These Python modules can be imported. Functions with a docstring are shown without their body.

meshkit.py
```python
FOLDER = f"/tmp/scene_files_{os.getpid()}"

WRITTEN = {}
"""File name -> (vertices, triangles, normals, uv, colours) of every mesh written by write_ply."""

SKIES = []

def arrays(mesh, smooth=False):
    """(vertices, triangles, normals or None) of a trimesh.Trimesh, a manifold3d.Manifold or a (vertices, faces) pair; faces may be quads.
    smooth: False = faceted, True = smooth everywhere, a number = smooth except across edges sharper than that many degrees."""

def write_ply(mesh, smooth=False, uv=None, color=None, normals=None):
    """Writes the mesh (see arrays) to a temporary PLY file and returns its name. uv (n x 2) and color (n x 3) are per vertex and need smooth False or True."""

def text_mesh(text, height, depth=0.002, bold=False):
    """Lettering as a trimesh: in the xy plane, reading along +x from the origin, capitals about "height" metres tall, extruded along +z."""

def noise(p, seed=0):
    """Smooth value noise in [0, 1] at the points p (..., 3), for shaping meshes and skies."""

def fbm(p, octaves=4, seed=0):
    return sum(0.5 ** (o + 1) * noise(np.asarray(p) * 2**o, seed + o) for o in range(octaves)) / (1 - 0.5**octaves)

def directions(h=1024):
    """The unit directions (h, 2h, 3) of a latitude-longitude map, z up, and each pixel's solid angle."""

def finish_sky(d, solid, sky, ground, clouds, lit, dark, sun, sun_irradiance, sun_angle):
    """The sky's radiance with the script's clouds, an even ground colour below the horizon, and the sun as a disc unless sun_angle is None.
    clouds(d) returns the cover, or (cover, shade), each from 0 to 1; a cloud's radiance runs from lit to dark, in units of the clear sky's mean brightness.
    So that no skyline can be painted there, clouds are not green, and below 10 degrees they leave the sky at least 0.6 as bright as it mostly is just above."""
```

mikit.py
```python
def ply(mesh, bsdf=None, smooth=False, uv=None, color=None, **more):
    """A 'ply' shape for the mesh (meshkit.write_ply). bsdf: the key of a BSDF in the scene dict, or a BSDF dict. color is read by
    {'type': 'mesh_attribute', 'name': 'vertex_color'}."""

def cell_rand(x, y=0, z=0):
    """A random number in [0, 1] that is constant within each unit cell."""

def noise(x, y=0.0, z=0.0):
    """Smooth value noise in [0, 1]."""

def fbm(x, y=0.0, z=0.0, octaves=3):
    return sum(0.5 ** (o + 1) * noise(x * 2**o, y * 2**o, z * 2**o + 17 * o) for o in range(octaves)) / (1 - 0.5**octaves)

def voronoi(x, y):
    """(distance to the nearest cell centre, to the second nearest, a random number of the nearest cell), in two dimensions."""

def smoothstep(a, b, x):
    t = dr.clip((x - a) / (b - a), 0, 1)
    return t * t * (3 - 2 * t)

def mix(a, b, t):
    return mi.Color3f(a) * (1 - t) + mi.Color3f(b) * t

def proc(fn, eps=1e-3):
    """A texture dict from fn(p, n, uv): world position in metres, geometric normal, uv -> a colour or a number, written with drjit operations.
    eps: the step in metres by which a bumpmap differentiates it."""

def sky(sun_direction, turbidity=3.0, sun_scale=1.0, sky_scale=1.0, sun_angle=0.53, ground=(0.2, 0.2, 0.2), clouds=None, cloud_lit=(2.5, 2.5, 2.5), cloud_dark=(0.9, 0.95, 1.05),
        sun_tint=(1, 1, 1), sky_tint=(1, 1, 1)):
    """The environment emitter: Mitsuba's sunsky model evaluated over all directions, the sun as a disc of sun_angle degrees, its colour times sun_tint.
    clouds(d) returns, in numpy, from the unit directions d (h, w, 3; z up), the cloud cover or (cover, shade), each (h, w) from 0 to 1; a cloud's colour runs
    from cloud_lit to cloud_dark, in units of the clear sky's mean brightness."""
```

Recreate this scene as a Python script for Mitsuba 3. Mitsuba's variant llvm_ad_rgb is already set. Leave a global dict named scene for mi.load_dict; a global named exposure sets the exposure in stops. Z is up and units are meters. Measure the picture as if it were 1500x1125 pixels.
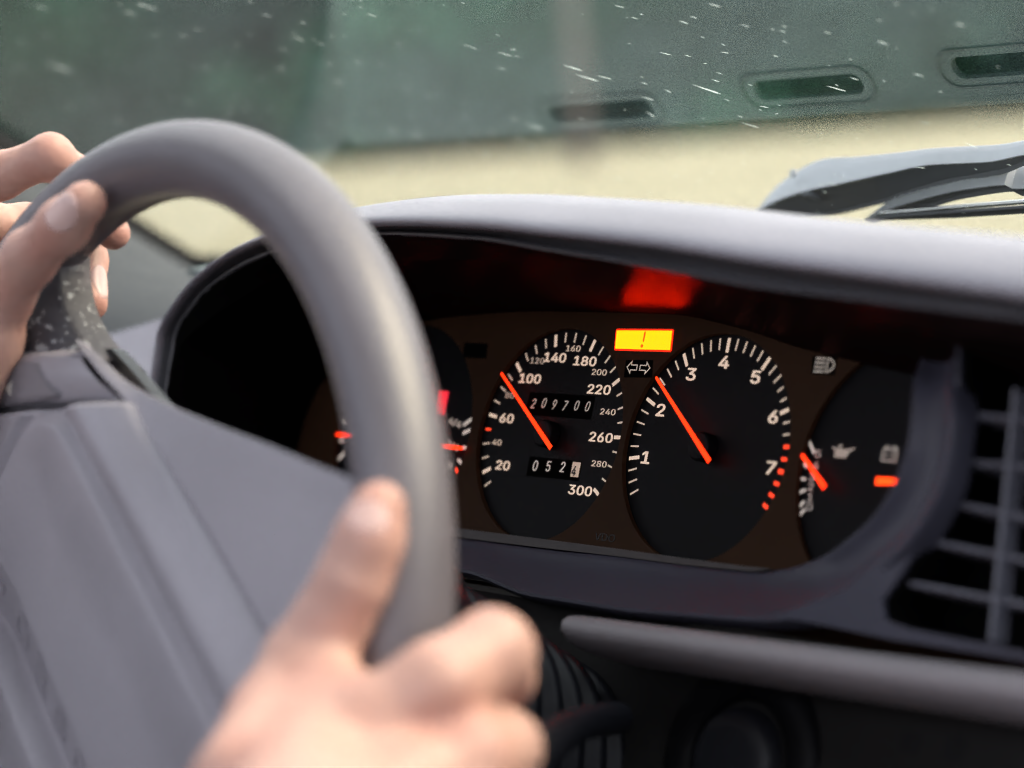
import math, random
import numpy as np, trimesh, drjit as dr, mitsuba as mi
import mikit, meshkit
from mikit import proc, noise, fbm, smoothstep, mix, voronoi
from shapely.geometry import Polygon, Point, box, LineString
from shapely.ops import unary_union
from scipy.interpolate import PchipInterpolator, CubicSpline

random.seed(7); RNG = np.random.default_rng(7)
T4 = mi.ScalarTransform4f
scene, labels = {}, {}

# ------------------------------------------------------------------ camera, light, exposure
# Metres; x = the car's right, y = forward, z = up; origin = centre of the speedometer face.
exposure = 4.5
EYE = np.array([0.9429, -0.7841, 0.1576]); FWD = np.array([-0.77392, 0.62441, -0.10562]); UPV = np.array([-0.0382, 0.12045, 0.99198])
scene['camera'] = {'type': 'thinlens', 'fov': 2 * math.degrees(math.atan(750 / 3600.2)), 'fov_axis': 'x', 'aperture_radius': 0.011,
                   'focus_distance': 1.195, 'near_clip': 0.05, 'far_clip': 2000.0,
                   'to_world': T4().look_at(origin=EYE.tolist(), target=(EYE + FWD).tolist(), up=UPV.tolist())}
scene['sky'] = mikit.sky((0.45, 0.55, 0.75), turbidity=4, sun_scale=0.22, sun_angle=40, sky_scale=1.0, clouds=lambda d: 1.0,
                         cloud_lit=(0.93, 0.97, 1.08), cloud_dark=(0.8, 0.85, 1.0), ground=(0.12, 0.12, 0.09))

# ------------------------------------------------------------------ frames
AL = math.radians(20.175)          # lean of the instrument face
EX = np.array([1., 0, 0])
def frame(o, ex, ey, ez):
    m = np.eye(4); m[:3, 0], m[:3, 1], m[:3, 2], m[:3, 3] = np.array(ex) / 1000, np.array(ey) / 1000, np.array(ez) / 1000, o
    return m
CF = frame((0, 0, 0), EX, (0, math.sin(AL), math.cos(AL)), (0, -math.cos(AL), math.sin(AL)))            # cluster: u right, v up the face, w to the driver (mm)
WT = 0.235
WF = frame((.056, -.279, -.030), EX, (0, math.sin(WT), math.cos(WT)), (0, -math.cos(WT), math.sin(WT)))  # wheel: a, b in its plane, c to the driver (mm)
BE = math.radians(30)
GF = frame((0, .17, .11), EX, (0, -math.cos(BE), math.sin(BE)), (0, math.sin(BE), math.cos(BE)))         # windscreen: x, up the glass, outwards (mm)
def tf(p, M):
    p = np.asarray(p, float); return p @ M[:3, :3].T + M[:3, 3]

# ------------------------------------------------------------------ mesh helpers
def tm(v, f):
    f = np.asarray(f, int)
    if f.shape[1] == 4: f = np.vstack([f[:, [0, 1, 2]], f[:, [0, 2, 3]]])
    return trimesh.Trimesh(np.asarray(v, float), f, process=False)
def cat(*ms):
    ms = [m for m in ms if m is not None]; return trimesh.util.concatenate(ms) if len(ms) > 1 else ms[0]
def loft(rows, close_u=False, close_v=False):
    g = np.asarray(rows, float); n, m = g.shape[:2]
    i, j = np.meshgrid(np.arange(n if close_u else n - 1), np.arange(m if close_v else m - 1), indexing='ij')
    a = i * m + j; b = ((i + 1) % n) * m + j; c = ((i + 1) % n) * m + (j + 1) % m; d = i * m + (j + 1) % m
    return tm(g.reshape(-1, 3), np.stack([a, b, c, d], -1).reshape(-1, 4))
def curve(pts, n, kind='pchip'):
    p = np.asarray(pts, float); s = np.r_[0, np.cumsum(np.linalg.norm(np.diff(p, axis=0), axis=1))]
    q = np.linspace(0, s[-1], n)
    return (PchipInterpolator if kind == 'pchip' else CubicSpline)(s, p)(q)
def ext(poly, z0, z1):
    polys = getattr(poly, 'geoms', [poly])
    ms = []
    for g in polys:
        m = trimesh.creation.extrude_polygon(g, z1 - z0, engine='earcut'); m.apply_translation([0, 0, z0]); ms.append(m)
    return cat(*ms)
def bar2(p, q, w, w2=None):
    p, q = np.array(p[:2], float), np.array(q[:2], float); d = q - p; n = np.array([-d[1], d[0]]) / np.linalg.norm(d); w2 = w if w2 is None else w2
    return Polygon([p + n * w / 2, p - n * w / 2, q - n * w2 / 2, q + n * w2 / 2])
def rrect(w, h, r, cx=0, cy=0):
    return box(cx - w / 2 + r, cy - h / 2 + r, cx + w / 2 - r, cy + h / 2 - r).buffer(r, quad_segs=6)
def tube(path, rad, n=16, cap=True):
    p = np.asarray(path, float); rad = np.broadcast_to(rad, len(p)); t = np.gradient(p, axis=0); t /= np.linalg.norm(t, axis=1, keepdims=True)
    ref = np.array([0, 0, 1.]) if abs(t[0][2]) < .9 else np.array([1., 0, 0]); rows = []
    for k in range(len(p)):
        x = np.cross(t[k], ref); x /= np.linalg.norm(x); ref = np.cross(x, t[k]); ref /= np.linalg.norm(ref)
        a = np.linspace(0, 2 * np.pi, n, endpoint=False)
        rows.append(p[k] + rad[k] * (np.cos(a)[:, None] * x + np.sin(a)[:, None] * ref))
    if cap: rows = [np.repeat(p[:1], n, 0)] + rows + [np.repeat(p[-1:], n, 0)]
    return loft(rows, close_v=True)
def grid_cap(outline, M=None):
    return outline
def put(key, mesh, bsdf, M=None, smooth=False, label=None, category=None, group=None, kind=None, **more):
    if M is not None:
        mesh = mesh.copy(); mesh.apply_transform(M)
    k = key; n = 0
    while k in scene: n += 1; k = f'{key}_{n:03d}'
    scene[k] = mikit.ply(mesh, bsdf, smooth=smooth, **more)
    d = {a: b for a, b in dict(label=label, category=category, group=group, kind=kind).items() if b}
    if d: labels[k] = d
    return k
def say(key, label, category, group=None):
    labels[key] = {'label': label, 'category': category, **({'group': group} if group else {})}
def glow(*rgb): return {'emitter': {'type': 'area', 'radiance': {'type': 'rgb', 'value': [float(c) / 2 ** exposure for c in rgb]}}}   # in units of picture white

# ------------------------------------------------------------------ materials
def pr(col, rough=.5, spec=.5, **k):
    return {'type': 'twosided', 'b': {'type': 'principled', 'base_color': col if isinstance(col, dict) else {'type': 'rgb', 'value': list(col)}, 'roughness': rough, 'specular': spec, **k}}
def bump(inner, fn, scale=1.0, eps=4e-4):
    return {'type': 'twosided', 'b': {'type': 'bumpmap', 'arbitrary': proc(fn, eps=eps), 'scale': scale, 'inner': inner['b']}}
def grain(freq, h):
    return lambda p, n, uv: h * fbm(p.x * freq, p.y * freq, p.z * freq, 2)
def tint(c, amp=.12, f=25., fine=700.):
    return proc(lambda p, n, uv: mi.Color3f(*c) * (1 - amp + amp * (1.4 * noise(p.x * f, p.y * f, p.z * f) + .6 * noise(p.x * fine, p.y * fine, p.z * fine))))
M = scene
M['mat_plastic_pale'] = pr(tint((.40, .375, .41)), .5, .4)
M['mat_vinyl'] = bump(pr(tint((.20, .19, .222)), .42, .8), grain(900., .00030))
M['mat_vinyl_soft'] = pr((.102, .130, .130), .5, .4)
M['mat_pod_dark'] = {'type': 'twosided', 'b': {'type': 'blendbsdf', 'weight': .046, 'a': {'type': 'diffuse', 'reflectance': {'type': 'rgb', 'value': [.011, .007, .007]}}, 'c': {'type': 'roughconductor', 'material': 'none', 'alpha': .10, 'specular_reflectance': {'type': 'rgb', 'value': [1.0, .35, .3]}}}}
M['mat_lip'] = pr(tint((.07, .07, .08)), .45, .4)
M['mat_fascia'] = bump(pr(tint((.043, .043, .062)), .45, .4), grain(1100., .00018))
M['mat_vinyl_mid'] = pr(tint((.092, .105, .108)), .5, .3)
M['mat_horn'] = pr(tint((.17, .16, .18)), .4, .5)
M['mat_ledge'] = pr(tint((.060, .052, .052)), .5, .3)
M['mat_pillar'] = pr(tint((.058, .062, .068)), .8, .05)
M['mat_trim'] = bump(pr(tint((.21, .19, .205)), .55, .35), grain(700., .0004))
M['mat_black'] = pr((.012, .012, .013), .45, .4)
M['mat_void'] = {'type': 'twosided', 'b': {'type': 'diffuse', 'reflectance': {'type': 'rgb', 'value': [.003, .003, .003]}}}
M['mat_black_matt'] = pr((.008, .008, .009), .8, .2)
M['mat_slat'] = pr((.10, .10, .125), .4, .5)
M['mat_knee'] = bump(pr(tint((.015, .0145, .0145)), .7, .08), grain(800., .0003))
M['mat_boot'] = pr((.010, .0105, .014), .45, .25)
M['mat_panel'] = pr(tint((.034, .016, .008), .1, 60.), .55, .06)
M['mat_dial'] = pr((.004, .004, .005), .5, .10)
M['mat_print'] = pr((.55, .52, .48), .6, .3)
M['mat_red_print'] = pr((.6, .06, .02), .5, .3)
M['mat_wheel_pad'] = bump(pr(tint((.275, .258, .288)), .45, .45), grain(1300., .00016))
M['mat_glass'] = {'type': 'thindielectric', 'int_ior': 1.5, 'specular_transmittance': {'type': 'rgb', 'value': [.89, .94, .885]}}
M['mat_wiper'] = pr((.36, .37, .40), .35, .5)
M['mat_wiper_dark'] = pr((.075, .08, .095), .5, .4)
M['mat_chrome'] = {'type': 'twosided', 'b': {'type': 'roughconductor', 'material': 'Al', 'alpha': .15}}
M['mat_rubber'] = pr((.02, .02, .022), .6, .3)
M['mat_speck'] = {'type': 'twosided', 'b': {'type': 'diffuse', 'reflectance': {'type': 'rgb', 'value': [.8, .84, .84]}}}
M['mat_speck'] = {'type': 'principledthin', 'base_color': {'type': 'rgb', 'value': [.52, .57, .57]}, 'roughness': .7, 'diff_trans': 1.3}
M['mat_nail'] = pr((.54, .37, .345), .3, .5)

def rim_fn(p, n, uv):
    # leather: worn, peeled flakes near the left spoke only
    d = dr.sqrt(dr.square(p.x - WEAR[0]) + dr.square(p.y - WEAR[1]) + dr.square(p.z - WEAR[2]))
    z = smoothstep(.046, .022, d + .018 * (fbm(p.x * 90, p.y * 90, p.z * 90, 3) - .5))
    fl = smoothstep(.63, .69, fbm(p.x * 260, p.y * 520, p.z * 330, 4)) * z
    base = mi.Color3f(.108, .098, .113) * (.88 + .24 * fbm(p.x * 30, p.y * 30, p.z * 30, 3))
    base = mix(base, mi.Color3f(.05, .05, .058), z * .85)
    return mix(base, mi.Color3f(.27, .275, .29), fl)
WEAR = tf([-80, 118, 8], WF)
M['mat_leather_worn'] = bump(pr(proc(rim_fn), .6, .25), lambda p, n, uv: .0012 * fbm(p.x * 230, p.y * 230, p.z * 230, 3))
M['mat_leather'] = bump(pr(proc(rim_fn), .42, .6), lambda p, n, uv: .00025 * fbm(p.x * 800, p.y * 800, p.z * 800, 2))

def skin_fn(p, n, uv):
    a = fbm(p.x * 45, p.y * 45, p.z * 45, 3); b = noise(p.x * 260, p.y * 260, p.z * 260)
    return mix(mi.Color3f(.62, .335, .225), mi.Color3f(.66, .415, .315), smoothstep(.3, .7, a)) * (.93 + .14 * b)
def skin_bump(p, n, uv):
    return .00022 * fbm(p.x * 420, p.y * 420, p.z * 420, 3)
M['mat_skin'] = {'type': 'twosided', 'b': {'type': 'bumpmap', 'arbitrary': proc(skin_bump, eps=5e-4), 'scale': 1.0,
    'inner': {'type': 'principled', 'base_color': {'type': 'mesh_attribute', 'name': 'vertex_color'}, 'roughness': .48, 'specular': .42, 'sheen': .15, 'flatness': .3}}}

# ------------------------------------------------------------------ exterior: field, wood
def field_fn(p, n, uv):
    a = fbm(p.x * .15, p.y * .15, 3., 4); b = fbm(p.x * 1.5, p.y * 1.5, 1., 3)
    return mix(mi.Color3f(.235, .218, .155), mi.Color3f(.295, .272, .20), a) * (.8 + .4 * b)
M['mat_field'] = pr(proc(field_fn), .9, .1)
gx, gy = np.meshgrid(np.linspace(-500, 500, 101), np.linspace(-500, 500, 101), indexing='ij')
gp = np.stack([gx, gy, -1.08 + .25 * (meshkit.fbm(np.stack([gx * .03, gy * .03, gx * 0], -1), 3) - .5) * np.clip(np.hypot(gx, gy) / 60 - .15, 0, 1)], -1)
put('field', loft(gp), 'mat_field', smooth=True, label='pale dry stubble field outside the car, out of focus', category='field', kind='structure')

vd = np.array([FWD[0], FWD[1]]); vd /= np.linalg.norm(vd); vr = np.array([vd[1], -vd[0]])
def leaf_mass(n, d0=88, d1=112, cut=.40, size=1.):
    D = RNG.uniform(d0, d1, n); L = RNG.uniform(-62, 62, n); Z = RNG.uniform(0, 1, n) ** 1.3 * 13 - 1.1
    gap = meshkit.fbm(np.stack([L * .22, D * .15, Z * .25], -1), 3, 5)
    keep = gap > cut
    D, L, Z = D[keep], L[keep], Z[keep]; n = len(D)
    c = np.c_[vd[0] * D + vr[0] * L, vd[1] * D + vr[1] * L, Z]
    s = size * RNG.uniform(.25, .6, n); ax = RNG.normal(size=(n, 3)); ax /= np.linalg.norm(ax, axis=1, keepdims=True)
    bx = np.cross(ax, RNG.normal(size=(n, 3))); bx /= np.linalg.norm(bx, axis=1, keepdims=True)
    v = np.stack([c + s[:, None] * ax, c + s[:, None] * .5 * bx, c - s[:, None] * ax, c - s[:, None] * .5 * bx], 1).reshape(-1, 3)
    f = np.arange(4 * n).reshape(-1, 4); return tm(v, f)
def wood_fn(p, n, uv):
    a = fbm(p.x * .25, p.y * .25, p.z * .3, 3); b = mikit.cell_rand(p.x * 1.1, p.y * 1.1, p.z * 1.1)
    w = fbm(p.x * .11, p.y * .11, p.z * .2, 2)
    return mix(mix(mi.Color3f(.014, .036, .022), mi.Color3f(.05, .15, .098), smoothstep(.38, .62, a)), mi.Color3f(.058, .085, .092), .8 * smoothstep(.46, .56, w)) * (.6 + .8 * b)
M['mat_wood'] = pr(proc(wood_fn), .8, .1)
put('woodland', cat(leaf_mass(50000), leaf_mass(45000, 113, 140, -1, 2.6)), 'mat_wood', label='dark green wood beyond the field, blurred behind the windscreen', category='wood', kind='stuff')
def pole(Dp, L, h, r):
    o = np.array([vd[0] * Dp + vr[0] * L, vd[1] * Dp + vr[1] * L, -1.2])
    z = np.linspace(0, h, 12); k = np.c_[.25 * np.sin(z * .5) * .3, .2 * np.cos(z * .6) * .3, z]
    return tube(o + k, r * (1 - .05 * z), 12)
M['mat_bark'] = pr(tint((.115, .098, .095), .4, 2.), .8, .2)
put('tree_trunk', pole(58, 2.0, 7, .24), 'mat_bark', smooth=True, label='pale bare tree trunk standing in front of the dark wood', category='tree')

# ------------------------------------------------------------------ car shell (cabin floor, bulkhead)
M['mat_headlining'] = pr((.58, .57, .57), .9, .1)
M['mat_door'] = pr((.10, .10, .11), .7, .2)
put('car_body', cat(ext(box(-.52, -.72, 1.38, -.385), .43, .45)), 'mat_headlining', label='cabin shell of the car with pale roof lining above the dashboard', category='car body', kind='structure')
for x0, x1, z1 in ((-.80, -.77, .02), (1.60, 1.63, .20)): put('car_body__door', ext(box(x0, -1.9, x1, -.06), -.63, z1), 'mat_door')
put('car_body__pillar', ext(box(-.80, -1.9, -.76, -.42), .02, .45), 'mat_door')
put('car_body__rear_wall', ext(box(-.80, -1.95, 1.63, -1.91), -.63, .0), 'mat_door')
put('cabin_floor', ext(box(-.85, -1.95, 1.65, .45), -.66, -.63), 'mat_black_matt', label='dark cabin floor far below the dashboard', category='floor', kind='structure')

# ------------------------------------------------------------------ windscreen
GB = -.045 / math.sin(BE) * 1000        # lower edge, along the glass (mm)

e0, e1 = np.array((-678.8, 122.3, 0.0)[:2]), np.array((-724.3, -93.3, 0.0)[:2])
def edge_at(y): return e0 + (e1 - e0) * ((y - e0[1]) / (e1[1] - e0[1]))
gl = [tuple(edge_at(GB)), (1560, GB), (1400, 640), tuple(edge_at(640))]
put('windscreen', tm([(x, y, 0) for x, y in gl], [[0, 1, 2, 3]]), 'mat_glass', GF,
    label='raked windscreen with dried splash marks, mirroring the dashboard top', category='windscreen')
seal = LineString([edge_at(GB - 10), edge_at(640)]).buffer(7, cap_style=2)
put('windscreen__seal', ext(seal, -6, 4), 'mat_rubber', GF)
base_band = box(edge_at(GB)[0], GB - 40, 1560, GB + 8)
put('windscreen__lower_seal', ext(base_band, -5, 3), 'mat_rubber', GF)

def fleck(cx, cy, L, Wd, ang, seed):
    r = np.random.default_rng(seed); n = 14; t = np.linspace(0, 2 * np.pi, n, endpoint=False)
    x = np.cos(t) * L / 2; y = np.sin(t) * Wd / 2 * (0.35 + .65 * (np.cos(t) * .5 + .5)) * r.uniform(.6, 1.3, n)
    x = x * r.uniform(.8, 1.15, n); ca, sa = math.cos(ang), math.sin(ang)
    o = np.c_[cx + x * ca - y * sa, cy + x * sa + y * ca]
    v = np.vstack([np.c_[o, np.full(n, .2)], [[cx, cy, .2 + .3]]])
    return tm(v, [[i, (i + 1) % n, n] for i in range(n)])
specks = []
MAIN = [(-272.0, 254.0, 1.0), (-455.1, 204.0, 1.0), (-102.9, 216.0, 1.0), (-184.2, 229.2, 1.0), (-281.4, 220.5, 1.0), (-214.9, 194.3, 1.0), (-176.8, 195.2, 1.0), (-148.1, 200.4, 1.0), (-115.4, 186.3, 1.0), (-66.8, 176.9, 1.0), (-67.1, 151.9, 1.0), (-49.2, 165.4, 1.0), (-318.4, 187.6, 1.0), (-274.2, 166.4, 1.0), (-214.3, 154.6, 1.0), (-218.1, 88.6, 1.0), (-151.1, 105.5, 1.0), (-294.7, 45.6, 1.0), (-425.7, 153.5, 1.0), (-342.5, 141.6, 1.0), (-154.4, 168.2, 1.0), (-492.6, 211.7, 1.0), (71.2, 196.3, 1.0), (70.4, 185.0, 1.0), (127.8, 188.1, 1.0), (-15.7, 145.9, 1.0), (-15.7, 134.7, 1.0), (-3.7, 133.9, 1.0), (58.5, 151.0, 1.0), (52.7, 114.4, 1.0), (133.0, 105.6, 1.0), (-109.1, 88.8, 1.0), (48.2, 75.3, 1.0), (129.5, 168.3, 1.0), (192.6, 142.5, 1.0), (189.4, 112.2, 1.0), (5.1, 109.5, 1.0), (-42.7, 162.3, 1.0), (170.0, 155.5, 1.0), (75.3, 128.2, 1.0)]
MLEN = [30, 46, 14, 14, 12, 12, 12, 7, 9, 12, 12, 18, 7, 9, 14, 18, 9, 18, 8, 8, 6, 8, 12, 9, 14, 26, 28, 18, 15, 34, 22, 26, 22, 11, 13, 13, 16, 8, 8, 8]
for k, (g, ln) in enumerate(zip(MAIN, MLEN)):
    specks.append(fleck(g[0], g[1], ln * .45, max(.75, ln * .08), math.radians(-40) + RNG.normal(0, .12), k))
for k in range(480):
    x, y = RNG.uniform(-520, 330), RNG.uniform(-40, 330)
    ln = RNG.exponential(1.8) + .9; specks.append(fleck(x, y, ln, min(ln, .5 + .14 * ln), math.radians(-40) + RNG.normal(0, .3), 1000 + k))
put('windscreen__splash_mark', cat(*specks), 'mat_speck', GF, smooth=True, label='dried white splash marks and specks on the glass', kind='stuff')

# ------------------------------------------------------------------ wiper outside the glass
def gpol(pts): return Polygon([p[:2] for p in pts])
def channel(pts, hts, deps, lean=2.0):
    """a U-shaped pressing along pts: its upper wall stands hts off the glass side, its underside runs deps down the glass; returns wall and underside"""
    q = np.asarray(pts); ch = np.r_[0, np.cumsum(np.linalg.norm(np.diff(q, axis=0), axis=1))]; uu = np.linspace(0, ch[-1], 60)
    p = PchipInterpolator(ch, q)(uu); h = PchipInterpolator(ch, hts)(uu)[:, None]; d = PchipInterpolator(ch, deps)(uu)[:, None]
    X, Y, N = np.eye(3)
    wall = [p - Y * 1.0, p + Y * 0, p + N * h * .5 + Y * .3, p + N * (h - 1.2) - Y * .2, p + N * h - Y * 1.2, p + N * h - Y * d * .7, p + N * (h - 2) - Y * d]
    under = [p - Y * .6 + N * .2, p - Y * 1.2 + N * 2.2, p - Y * (d * .5) + N * 2.6, p - Y * (d - 1.2) + N * 2.2, p - Y * d + N * 0, p - Y * d + N * (h - 2)]
    cap = lambda r: [[np.mean(np.array(r)[:, k], 0)] * len(r) for k in (0, -1)]
    def solid(r):
        g = np.array(r).transpose(1, 0, 2); c0, c1 = np.repeat(g[:1].mean(1, keepdims=True), g.shape[1], 1), np.repeat(g[-1:].mean(1, keepdims=True), g.shape[1], 1)
        return loft(np.concatenate([c0, g, c1]))
    return solid(wall), solid(under)
aw, au = channel([(-60.6, -44.5, 10.0), (-32.5, -29.7, 10.0), (4.2, -17.6, 10.0), (38.9, -9.5, 10.0), (74.7, -1.1, 10.0), (114.0, 6.5, 10.0), (144.2, 6.6, 10.0), (174.1, 12.7, 10.0), (236.7, 22.0, 10.0)], [3, 13, 19, 15.5, 12.3, 10, 10, 9, 9], [12, 24, 30, 28, 24, 20, 14, 9, 8])
put('windscreen_wiper', aw, 'mat_wiper', GF, smooth=40, label='grey wiper with arm and chrome backed blade parked outside the windscreen', category='wiper')
put('windscreen_wiper__arm_channel', au, 'mat_wiper_dark', GF, smooth=40)
bp = (1.0, -25.3, 8.0)
put('windscreen_wiper__pivot_cap', cat(ext(Point(bp[0], bp[1]).buffer(6).difference(Point(bp[0], bp[1]).buffer(4)), 8, 10), ext(Point(bp[0], bp[1]).buffer(3.6), 8.4, 10)), 'mat_wiper_dark', GF)
bq = np.array((-8.5, -15.0, 19.0))
put('windscreen_wiper__rivet', tube([bq + [0, 0, 0], bq + [0, 1.6, 0], bq + [0, 2.0, 0]], [2.4, 2.2, 1.2], 16), 'mat_wiper', GF, smooth=40)
bw, bu = channel([(24.4, -45.8, 5.0), (50.6, -33.1, 5.0), (76.9, -24.2, 5.0), (112.7, -13.8, 5.0), (147.5, -8.7, 5.0), (150.0, -13.4, 5.0), (182.9, -12.2, 5.0), (217.0, -9.6, 5.0)], [2, 7, 10, 11, 10, 13, 14, 14], [6, 9, 10, 9, 8, 9, 9, 9])
put('windscreen_wiper__blade_bridge', bw, 'mat_wiper', GF, smooth=40)
put('windscreen_wiper__bridge_side', bu, 'mat_wiper_dark', GF, smooth=40)
put('windscreen_wiper__blade_strip', tube([(43.9, -35.8, 4.0), (100.2, -30.5, 4.0), (209.9, -20.6, 4.0)], 1.3, 12), 'mat_chrome', GF, smooth=True)
rw, ru = channel([(31.1, -38.4, 1.0), (50.8, -34.8, 1.0), (101.1, -30.8, 1.0), (209.0, -23.3, 1.0)], [2.2, 2.4, 2.4, 2.4], [3, 4, 6, 6])
put('windscreen_wiper__rubber_blade', cat(rw, ru), 'mat_wiper_dark', GF, smooth=40)

# ------------------------------------------------------------------ dashboard
FW_ = np.array([0, math.sin(AL), -math.cos(AL)])        # world forward, in cluster mm
UP_ = np.array([0, math.cos(AL), math.sin(AL)])         # world up
LIP = np.array([(-224.8, -19.1, 95.0), (-226.8, -10.0, 97.0), (-226.6, 18.2, 100.0), (-204.8, 40.2, 106.0), (-174.8, 54.0, 112.0), (-136.6, 64.3, 118.0), (-86.2, 70.6, 124.0), (-6.2, 72.9, 130.0), (78.1, 70.1, 132.0), (126.8, 66.5, 132.0), (194.1, 61.0, 132.0), (255.4, 54.3, 132.0), (328.4, 47.3, 132.0), (393.2, 40.8, 132.0), (451.2, 34.5, 132.0)])
IN2 = np.array([(-217.7, -17.6, 90.0), (-219.6, -8.5, 92.0), (-219.7, 19.9, 94.0), (-198.0, 39.9, 100.0), (-168.2, 52.9, 105.0), (-134.4, 61.3, 110.0), (-93.1, 67.3, 114.0), (-13.3, 71.6, 118.0), (61.5, 68.7, 118.0), (109.3, 63.9, 116.0), (176.3, 56.7, 114.0), (237.2, 49.4, 112.0), (310.0, 43.9, 110.0), (374.8, 39.2, 108.0), (434.7, 33.1, 108.0)])
CEU = [-215, -214, -208, -192, -170, -140, -100, -20, 40, 72, 120, 165, 235, 300, 365]
CEV = [-24, -10, 12, 28, 41, 52, 58.5, 63.2, 63.4, 63.2, 57.5, 48.5, 39, 32, 26]
CEI = np.c_[CEU, CEV, np.full(15, 2.)]
HS = np.array([.25, .25, .28, .32, .40, .5, .62, .78, .90, .96, 1.02, 1.06, 1.12, 1.18, 1.22])
NS = 160
lip, in2, cei = curve(LIP, NS), curve(IN2, NS), None
sl = np.r_[0, np.cumsum(np.linalg.norm(np.diff(LIP, axis=0), axis=1))]
st = np.linspace(0, sl[-1], NS)
cei = PchipInterpolator(sl, CEI)(st); in2 = PchipInterpolator(sl, IN2)(st); hs = PchipInterpolator(sl, HS)(st)[:, None]
tg = np.gradient(lip, axis=0); tg[:, 2] = 0; tg /= np.linalg.norm(tg, axis=1, keepdims=True)
O = np.c_[-tg[:, 1], tg[:, 0], 0 * tg[:, 0]]            # outwards from the opening
Z = np.array([0, 0, 1.])
mid_ = cei + np.c_[(in2[:, 0] - cei[:, 0]) * .8, np.full(NS, 2.5), np.full(NS, 90.)]
rows_in = [cei + (mid_ - cei) * k for k in np.linspace(0, 1, 8)] + [mid_ + (in2 - mid_) * k for k in (.12, .3, .55, .8, .95)] + [in2 + Z * -1.2, in2 + O * .3 + Z * .4, in2 + O * 1.2 + Z * .9]
lip_rows = [in2 + O * .3 + Z * .35, in2 + O * 1.2 + Z * .8] + [in2 + O * 2.4 + Z * .2, in2 * .62 + lip * .38 + O * 2.0 - Z * 9, in2 * .3 + lip * .7 + O * 2.4 - Z * 9, lip + O * .8 - Z * 4]
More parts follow.
